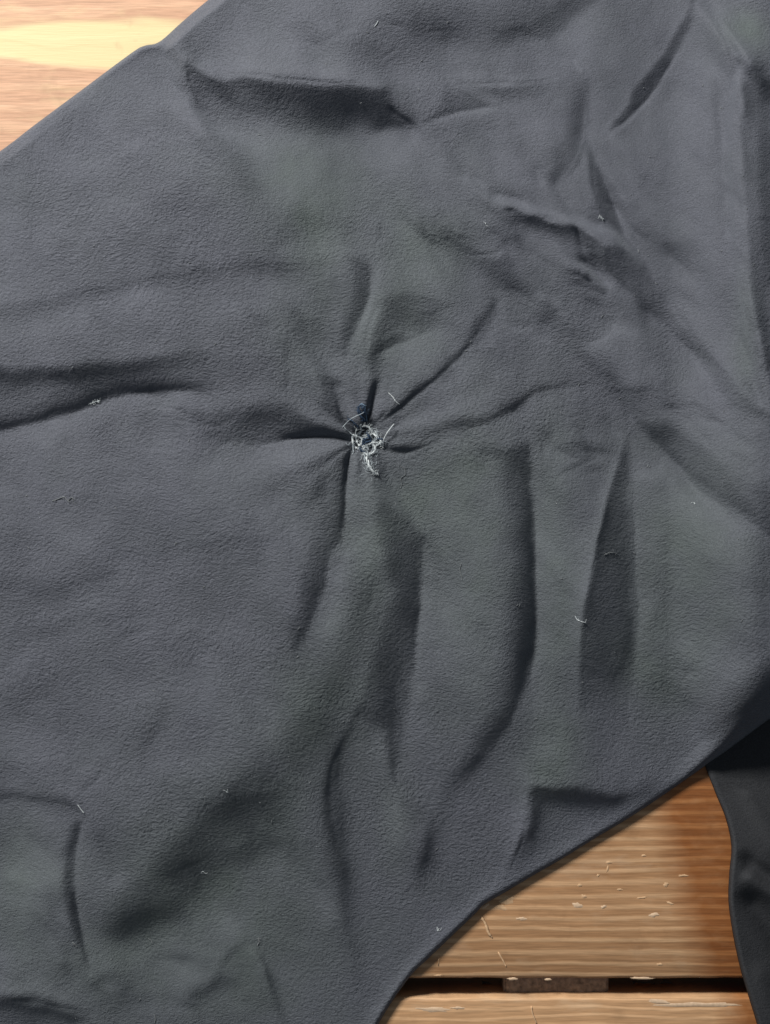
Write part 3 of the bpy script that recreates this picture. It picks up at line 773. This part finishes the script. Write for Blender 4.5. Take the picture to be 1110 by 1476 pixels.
def tube_data(pts3, rad, nseg=6, jit=0.0, rng=random):
    """verts, faces of one thread along world points"""
    P = [Vector(p) for p in pts3]; n = len(P); vs, fs = [], []
    up = Vector((0, 0, 1))
    for i, p in enumerate(P):
        d = (P[min(i+1, n-1)]-P[max(i-1, 0)])
        if d.length < 1e-9: d = Vector((1, 0, 0))
        d.normalize()
        s = d.cross(up)
        if s.length < 1e-3: s = d.cross(Vector((1, 0, 0)))
        s.normalize(); w = s.cross(d)
        r = rad*(1+jit*rng.uniform(-1, 1))*(.55 if i in (0, n-1) else 1)
        for k in range(nseg):
            a = 2*math.pi*k/nseg
            vs.append(p+s*(r*math.cos(a))+w*(r*math.sin(a)))
    for i in range(n-1):
        for k in range(nseg):
            a = i*nseg+k; b = i*nseg+(k+1) % nseg
            fs.append((a, b, b+nseg, a+nseg))
    fs.append(tuple(range(nseg))[::-1]); fs.append(tuple(range((n-1)*nseg, n*nseg)))
    return [tuple(v) for v in vs], fs

def crom(pts, n=6):
    p = np.array(pts, float)
    if len(p) < 3: return [tuple(q) for q in p]
    q = np.vstack([2*p[0]-p[1], p, 2*p[-1]-p[-2]]); out = []
    for i in range(1, len(q)-2):
        for k in range(n):
            t = k/n; a, b, c, d = q[i-1], q[i], q[i+1], q[i+2]
            out.append(0.5*((2*b)+(c-a)*t+(2*a-5*b+4*c-d)*t*t+(3*b-3*c+d-a)*t**3))
    out.append(p[-1]); return [tuple(r) for r in out]

def surf(u, v, lift):
    z = zH(u, v)+lift*S
    return (wx(u, z), wy(v, z), z)

def thread(name, pts, rad, mat, parent=None, fuzz=0, seed=0, ply=0):
    rad = rad*.85
    """pts: (u, v, lift) in picture units; twisted plies when ply > 0; fuzz: stray hairs"""
    rng = random.Random(seed)
    path = [surf(u, v, l) for u, v, l in crom(pts, 7)]
    VS, FS = [], []
    def addt(p3, r, ns=6, j=.15):
        v, f = tube_data(p3, r, ns, j, rng); o = len(VS); VS.extend(v); FS.extend(tuple(i+o for i in q) for q in f)
    if ply:
        for k in range(ply+2):
            q = []; ph = rng.uniform(0, 6.28); am = rad*S*rng.uniform(.35, .95); fr = rng.uniform(.25, .6); px, py = rng.uniform(-.5, .5)*rad*S, rng.uniform(-.5, .5)*rad*S
            i0 = rng.randint(0, max(0, len(path)//6)); i1 = len(path)-rng.randint(0, max(0, len(path)//6))
            for i, p in enumerate(path[i0:i1]):
                a = i*fr+ph
                q.append((p[0]+am*math.cos(a)+px, p[1]+am*math.sin(a*1.3)+py, p[2]+am*.7*math.sin(a)))
            addt(q, rad*S*rng.uniform(.30, .52))
    else: addt(path, rad*S)
    for k in range(fuzz):
        p = rng.choice(path); a = rng.uniform(0, 6.28); L = rng.uniform(2, 7)*S; c = rng.uniform(-1.2, 1.2)
        q = []
        for i in range(5):
            t = i/4; q.append((p[0]+L*t*math.cos(a+c*t), p[1]+L*t*math.sin(a+c*t), p[2]+S*(1.2*math.sin(3*t))+.3*S))
        addt(q, .20*S, 4, 0)
    o = link_mesh(name, VS, FS, mat, parent)
    return o

# dark hole under the stitches
rng = random.Random(5)
ring = []
for k in range(20):
    a = 2*math.pi*k/20; r = 1+.25*rng.uniform(-1, 1)
    ring.append(surf(526+15*r*math.cos(a), 630+12*r*math.sin(a), 1.0))
cz = surf(526, 630, -1.0)
V_ = ring+[cz]+[(x*1.0, y*1.0, z-2*S) for x, y, z in ring]
F_ = [(k, (k+1) % 20, 20) for k in range(20)]+[(k, k+21, (k+1) % 20+21, (k+1) % 20) for k in range(20)]
hole = link_mesh('tear', V_, F_, M_seam, trousers)

# soft halo of broken fibres round the mend
rng = random.Random(14); VS, FS = [], []
for k in range(230):
    cu = rng.gauss(529, 9); cv = rng.gauss(634, 9)
    if k % 5 == 0: cu = rng.gauss(534, 4); cv = rng.gauss(668, 9)
    a = rng.uniform(0, 6.28); L = rng.uniform(3, 10); c = rng.uniform(-1.8, 1.8); h0 = rng.uniform(1, 6)
    q = [surf(cu+L*t*math.cos(a+c*t), cv+L*t*math.sin(a+c*t), h0+2*math.sin(3*t)) for t in (0, .25, .5, .75, 1)]
    vv, ff = tube_data(q, rng.uniform(.16, .34)*S, 4); o0 = len(VS); VS += vv; FS += [tuple(i+o0 for i in f) for f in ff]
fz_ = link_mesh('frayed_fibres', VS, FS, M_grey, trousers); fz_['kind'] = 'stuff'
TH = [  # name, points (u, v, lift), radius, material, fuzz, ply
 ('white_thread', [(512,622,2),(508,632,4),(511,643,4),(516,648,3)], 1.5, M_white, 10, 2),
 ('white_thread', [(514,618,3),(513,630,5),(517,642,5),(522,636,6),(519,626,5)], 1.4, M_white, 10, 2),
 ('white_thread', [(518,620,4),(525,614,6),(533,617,6),(536,624,6),(530,629,6),(523,631,5)], 1.2, M_white, 12, 2),
 ('white_thread', [(522,644,4),(530,640,6),(540,638,7),(549,639,5),(552,643,3)], 1.9, M_white, 16, 2),
 ('white_thread', [(534,622,5),(541,627,6),(546,633,5),(550,637,5),(545,641,6),(538,640,5)], 1.4, M_white, 12, 2),
 ('white_thread', [(524,652,3),(530,656,5),(538,652,5),(541,644,5),(534,640,5),(526,643,5),(524,651,4)], 1.3, M_white, 12, 2),
 ('white_thread', [(520,655,3),(530,655,4),(536,652,4)], 1.5, M_white, 10, 2),
 ('white_thread', [(519,613,3),(521,620,5),(518,628,6),(524,634,6),(531,632,5)], .9, M_grey, 8, 0),
 ('white_thread', [(540,620,3),(544,628,5),(541,634,5),(532,637,5)], 1.0, M_grey, 10, 0),
 ('white_thread', [(528,612,3),(534,618,6),(530,626,7),(522,628,6)], .8, M_white, 6, 0),
 ('white_thread', [(508,640,2),(510,650,2),(508,655,1)], .6, M_grey, 2, 0),
 ('white_thread', [(503,622,2),(508,628,3),(509,640,3),(509,652,2)], .7, M_grey, 2, 0),
 ('loose_thread_end', [(528,655,4),(530,664,6),(532,672,6),(537,679,5),(543,683,3),(545,679,3)], 1.7, M_white, 22, 2),
 ('loose_thread_end', [(526,654,3),(525,661,3),(527,668,2)], .7, M_grey, 4, 0),
 ('stray_thread', [(552,639,3),(554,632,6),(558,624,8),(564,616,9),(568,611,9)], .8, M_white, 1, 0),
 ('stray_thread', [(494,616,1),(500,609,5),(509,602,8),(520,597,9),(525,594,6)], .6, M_grey, 0, 0),
 ('stray_thread', [(503,622,2),(498,618,4),(495,613,4)], .5, M_grey, 0, 0),
 ('navy_thread', [(515,584,2),(516,592,4),(521,596,5),(526,592,5),(525,586,4),(519,585,4),(517,591,5),(522,595,6)], 1.5, M_navy, 10, 2),
 ('navy_thread', [(518,588,3),(523,588,6),(526,594,5),(524,602,4),(526,609,4),(528,614,4)], 1.4, M_navy, 8, 2),
 ('navy_thread', [(514,590,2),(520,600,4),(525,606,4),(529,604,3),(528,594,3)], 1.2, M_navy, 8, 2),
 ('navy_thread', [(527,622,6),(532,628,8),(534,634,7),(528,637,7),(523,640,6),(526,633,8),(536,629,7)], 1.6, M_navy, 8, 2),
 ('navy_thread', [(541,633,5),(547,632,6),(552,635,4)], 1.2, M_navy, 5, 2),
 ('navy_thread', [(500,604,1),(507,606,3),(513,612,4),(517,618,4)], 1.0, M_navy, 5, 2),
 ('navy_thread', [(518,644,4),(521,650,4),(528,652,3)], 1.0, M_navy, 4, 2),
 ('blue_thread_loop', [(518,585,4),(521,582,6),(526,585,6),(527,591,5),(528,600,6),(529,608,5)], .7, plain_mat('faded_blue_thread', (.16, .24, .34)), 5, 0),
]
for i, (nm, pts, r, m, fz, ply) in enumerate(TH):
    thread(nm, pts, r, m, trousers, fz, i, ply)

# ================================================================= lint lying on the cloth
def lint(pts, rad, label, mat=None, fuzz=2, seed=0, name='lint_fibre', ply=0):
    o = thread(name, [(u, v, .8) for u, v in pts], rad*.72, mat or M_lint, None, fuzz, seed, ply)
    props(o, label, 'lint', 'bits of lint on the trousers'); return o
lint([(132,581),(136,579),(141,579),(145,577)], 1.7, 'thickest white fleck of lint, on the fold near the left edge', M_white, 14, 1, 'lint_fleck', 2)
lint([(75,722),(84,719),(92,716),(98,721),(104,717),(106,723)], .7, 'squiggle of pale fluff on the flat cloth left of the tear', None, 12, 2)
lint([(829,888),(832,893),(838,896),(845,898)], .8, 'short bent white fibre on the narrow ridge right of the long dark fold', M_white, 2, 3)
lint([(665,812),(663,820),(665,830),(666,836)], .6, 'thin upright curved fibre between the two long dark folds', None, 0, 4)
lint([(577,672),(583,676),(584,684),(578,689),(579,698),(577,704)], .5, 'wavy hair-thin fibre just below right of the tear', None, 0, 5)
lint([(560,566),(566,572),(571,579),(576,583)], .8, 'bent white fibre just above right of the tear', M_white, 2, 6)
lint([(112,1160),(117,1167),(121,1172)], .9, 'straight pale fibre at the corner of the lower left crease', M_white, 0, 7)
lint([(864,310),(867,314),(871,316)], 1.3, 'white lint fleck beside the bright crease at upper right', M_white, 6, 8, 'lint_fleck', 2)
lint([(214,1353),(218,1356),(220,1361)], .8, 'pale comma-shaped fibre on the lower left shaded fold', None, 0, 9)
lint([(104,1358),(108,1361),(111,1366)], .8, 'pale speck of fibre beside the upright crease at lower left', None, 1, 10)
lint([(372,1352),(374,1357),(371,1362)], 1.0, 'pale fluff at the top of the short dark crease at the bottom', None, 8, 11)
lint([(222,1462),(224,1468),(223,1475)], .8, 'upright pale fibre at the very bottom edge', None, 0, 12)
lint([(630,1336),(631,1342),(633,1338)], .8, 'tiny white fibre near the lower right hem of the cloth', M_white, 1, 13)
lint([(871,800),(880,796),(890,798)], .6, 'pale fluff on the dark strip of the right hand ridge', None, 8, 14)
lint([(540,38),(543,34),(545,30)], .7, 'thin white fibre near the top edge of the cloth', M_white, 0, 15)
lint([(1000,724),(1002,727)], 1.2, 'round white speck on the smooth cloth at right', M_white, 3, 16, 'lint_fleck')
lint([(700,321),(700,324)], 1.2, 'small white speck left of the bright crease', M_white, 2, 17, 'lint_fleck')
lint([(326,1141),(329,1143)], 1.3, 'round white speck above the big lower shade', M_white, 2, 18, 'lint_fleck')
lint([(292,1256),(294,1257)], 1.2, 'bright white speck in the middle of the big lower shade', M_white, 2, 19, 'lint_fleck')
# finer dust: too many and too small to count
rng = random.Random(21); VS, FS = [], []
for k in range(420):
    u = rng.uniform(0, 1110); v = rng.uniform(0, 1476)
    a_, b_ = .8*u-.6*v, .6*u+.8*v
    if b_ < np.interp(a_, as_, b1)+25 or b_ > np.interp(a_, as_, b2)-25: continue
    L = rng.choice([1.0, 1.2, 1.5, 2.5, 4.0])*rng.uniform(.7, 1.3); a = rng.uniform(0, 6.28); c = rng.uniform(-.8, .8)
    q = [surf(u+L*t*math.cos(a+c*t), v+L*t*math.sin(a+c*t), .7) for t in (0, .5, 1)]
    vv, ff = tube_data(q, rng.uniform(.3, .55)*S, 4); o0 = len(VS); VS += vv; FS += [tuple(i+o0 for i in f) for f in ff]
o = link_mesh('lint_dust', VS, FS, M_lint)
props(o, 'tiny pale lint dust scattered over the dark cloth', 'lint dust', kind='stuff')

# ================================================================= the table of wooden slats
table = empty('slatted_table', (0, 0, -.02))
props(table, 'weathered brown wooden slat table top under the trousers', 'table')
def P0(v): return wy(v, 0.0)
def plank(name, v0, v1, mat, seed, label=None):
    """one slat: rounded long edges with small chips; v0 < v1 in picture units"""
    y1, y0 = P0(v0), P0(v1); TH_ = .021; r = .0009
    prof = [(y0+.0002, -TH_), (y0, -.004), (y0, -r), (y0+r*.3, -r*.3), (y0+r, 0)]
    prof += [(y0+(y1-y0)*k/6, 0) for k in range(1, 6)]
    prof += [(y1-r, 0), (y1-r*.3, -r*.3), (y1, -r), (y1, -.004), (y1-.0002, -TH_)]
    xs = np.linspace(-.24, .24, 241); vs_, fs_ = [], []
    n = len(prof)
    for x in xs:
        for k, (y, zv) in enumerate(prof):
            e = 0.0
            if 1 <= k <= 4 or n-5 <= k <= n-2:
                e = mnoise.noise(Vector((x*120, seed*3.7+(k > 6), 0)))*.00028+mnoise.noise(Vector((x*500, seed*1.7+(k > 6), 4)))*.00014
            sgn = 1 if k < n/2 else -1
            vs_.append((x, y+sgn*e, zv+ (0 if k in (0, n-1) else mnoise.noise(Vector((x*20, y*60, seed)))*.00003)+.02))
    for i in range(len(xs)-1):
        for k in range(n-1):
            a = i*n+k; fs_.append((a, a+n, a+n+1, a+1))
        fs_.append((i*n+n-1, (i+1)*n+n-1, (i+1)*n, i*n))
    fs_.append(tuple(range(n))); fs_.append(tuple(range((len(xs)-1)*n, len(xs)*n))[::-1])
    o = link_mesh(name, vs_, fs_, mat, table, smooth=True)
    if label: o['label'] = label
    return o
W_low = wood_mat('brown_slat', (.64, .40, .225), (.39, .205, .098), (.60, .43, .29), 1.3, 17.0, red_rim=RED_RIM, wav=15.0)
W_low2 = wood_mat('brown_slat_lower', (.64, .40, .225), (.45, .26, .135), (.64, .49, .34), 5.7, 15.0, red_rim=RED_RIM+22)
W_top = wood_mat('pale_orange_slat', (.66, .41, .27), (.56, .33, .215), (.74, .62, .35), 2.2, 34.0, figure=.92, wav=70.0)
W_mid = wood_mat('brown_slat_middle', (.52, .33, .19), (.32, .18, .09), (.58, .42, .3), 8.1, 16.0)
plank('slat', -640, -142, W_mid, 1)
plank('slat', -116, 372, W_top, 2, 'pale orange slat with a yellow sapwood figure')
plank('slat', 396, 888, W_mid, 3)
low = plank('slat', 912, 1411, W_low, 4, 'brown slat with close raised grain, pale flecks and a darker red-brown tone at its right end')
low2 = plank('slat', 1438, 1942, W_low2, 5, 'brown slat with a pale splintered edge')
plank('slat', 1970, 2460, W_mid, 6)

def fleck(u, v, rx, ry, ang, seed, mat=None, parent=low, h=.00003, lab=None):
    """thin raised crust of filler or splintered wood on a slat"""
    rng = random.Random(seed); n = 18; rx *= .82; ry *= .8; a0 = math.radians(ang); ring, ring2 = [], []
    for k in range(n):
        a = 2*math.pi*k/n; r = 1+.32*rng.uniform(-1, 1)
        x = rx*r*math.cos(a); y = ry*r*math.sin(a)
        uu = u+x*math.cos(a0)-y*math.sin(a0); vv = v+x*math.sin(a0)+y*math.cos(a0)
        ring.append((wx(uu, 0), wy(vv, 0), .02-.00004)); ring2.append((wx(u+(uu-u)*.8, 0), wy(v+(vv-v)*.8, 0), .02+h+.00002))
    vs_ = ring+ring2+[(wx(u, 0), wy(v, 0), .02+h+.00003)]
    fs_ = [((k+1) % n, k, k+n, (k+1) % n+n) for k in range(n)]+[((k+1) % n+n, k+n, 2*n) for k in range(n)]
    fs_ = [f[::-1] for f in fs_]
    o = link_mesh('pale_fleck', vs_, fs_, mat or M_raw, parent)
    return o
M_fl2 = plain_mat('faint_fleck', (.62, .41, .245), .8, .2, 1500)
FL = [(832,1305,9,5,15,0),(870,1307,6,3,-20,0),(942,1319,9,4,-5,0),(966,1302,7,2.4,20,1),(925,1294,9,2,0,1),(752,1324,10,3.2,0,0),(878,1243,6,3,0,1),(862,1262,3,3,0,1),
      (876,1252,2,7,10,1),(836,1276,5,3,0,1),(842,1292,6,3,10,1),(730,1298,13,8,-5,1),(700,1306,8,3,-35,0),(722,1308,13,5,10,1),(951,1390,6,2.5,0,1),(960,1275,4,5,0,1),
      (924,1410,22,2.2,2,0),(738,1411,9,2.4,0,0),(790,1412,7,2,0,0),(893,1282,6,2,0,1),(985,1262,9,2,0,1),(928,1233,5,2,0,1),(632,1406,8,1.6,0,1)]
for i, (u, v, rx, ry, an, k) in enumerate(FL): fleck(u, v, rx, ry, an, i, M_raw if k == 0 else M_fl2)
def scratch(pts, r, mat, parent=low):
    VS_, FS_ = tube_data([(wx(u, 0), wy(v, 0), .02+.00001) for u, v in crom(pts, 5)], r*S, 6, .35, random.Random(int(pts[0][0])))
    return link_mesh('pale_scratch', VS_, FS_, mat, parent)
scratch([(694,1322),(700,1332),(704,1344),(710,1352)], 2.0, M_fl2); scratch([(718,1372),(726,1386),(730,1394)], 1.2, M_fl2)
scratch([(633,1376),(632,1392)], 1.1, M_fl2); scratch([(766,1450),(768,1462),(774,1476)], 1.2, M_fl2, low2)
for i, (u, v, rx, ry, an, k) in enumerate([(1010,1448,82,4.5,0,0),(950,1444,22,4,4,0),(625,1455,28,5,2,0),(660,1453,14,2.5,0,1)]):
    fleck(u, v, rx, ry, an, 60+i, parent=low2)

# what shows through the gap: battens below the slats
def box(name, u0, u1, v0, v1, z0, z1, mat, parent, seed=0, taper_=0.0):
    bm = bmesh.new(); bmesh.ops.create_cube(bm, size=1)
    x0, x1, y0, y1 = wx(u0, z1), wx(u1, z1), wy(v1, z1), wy(v0, z1)
    for v in bm.verts:
        v.co = ((x0+x1)/2+v.co.x*(x1-x0), (y0+y1)/2+v.co.y*(y1-y0), (z0+z1)/2+v.co.z*(z1-z0))
    bmesh.ops.bevel(bm, geom=bm.edges[:], offset=.0006, segments=2, affect='EDGES')
    me = bpy.data.meshes.new(name); bm.to_mesh(me); bm.free(); me.materials.append(mat)
    o = bpy.data.objects.new(name, me); col.objects.link(o); o.parent = parent
    return o
box('batten', 736, 896, -900, 2600, -.0150+.02, -.0042+.02, M_gap, table)
box('spacer', 588, 624, 1400, 1450, -.012+.02, -.0040+.02, M_gap, table)
box('spacer', 676, 692, 1400, 1450, -.012+.02, -.0040+.02, M_gap, table)
# dry leaf scraps caught in the gap
rng = random.Random(9)
def leaf(u, v, L, ang, label):
    a = math.radians(ang); vs_, fs_ = [], []
    for i in range(9):
        t = i/8; w = .30*L*math.sin(math.pi*min(1, t*.96+.02))
        for s in (-1, -.4, 0, .4, 1):
            x = L*(t-.5); y = w*s; zc = -.012+S*(3*abs(s)*2.0+2.2*math.sin(5*t+s))
            vs_.append((wx(u+x*math.cos(a)-y*math.sin(a), -.01), wy(v+x*math.sin(a)+y*math.cos(a), -.01), zc))
    for i in range(8):
        for k in range(4): q = i*5+k; fs_.append((q, q+5, q+6, q+1))
    o = link_mesh('dry_leaf', vs_, fs_, M_leaf)
    md = o.modifiers.new('thick', 'SOLIDIFY'); md.thickness = .0001
    props(o, label, 'leaf', 'dry leaf scraps in the gap between the slats')
leaf(706, 1428, 30, 48, 'dark curled leaf scrap in the slat gap left of the wide batten')
leaf(934, 1427, 46, 28, 'pale-edged curled leaf scrap in the slat gap at right')
leaf(962, 1426, 34, 70, 'narrow leaf scrap standing beside the longer one in the slat gap')

# floor far below
fl = link_mesh('floor', [(-3, -3, -.72), (3, -3, -.72), (3, 3, -.72), (-3, 3, -.72)], [(0, 1, 2, 3)], M_floor, smooth=False)
fl['kind'] = 'structure'
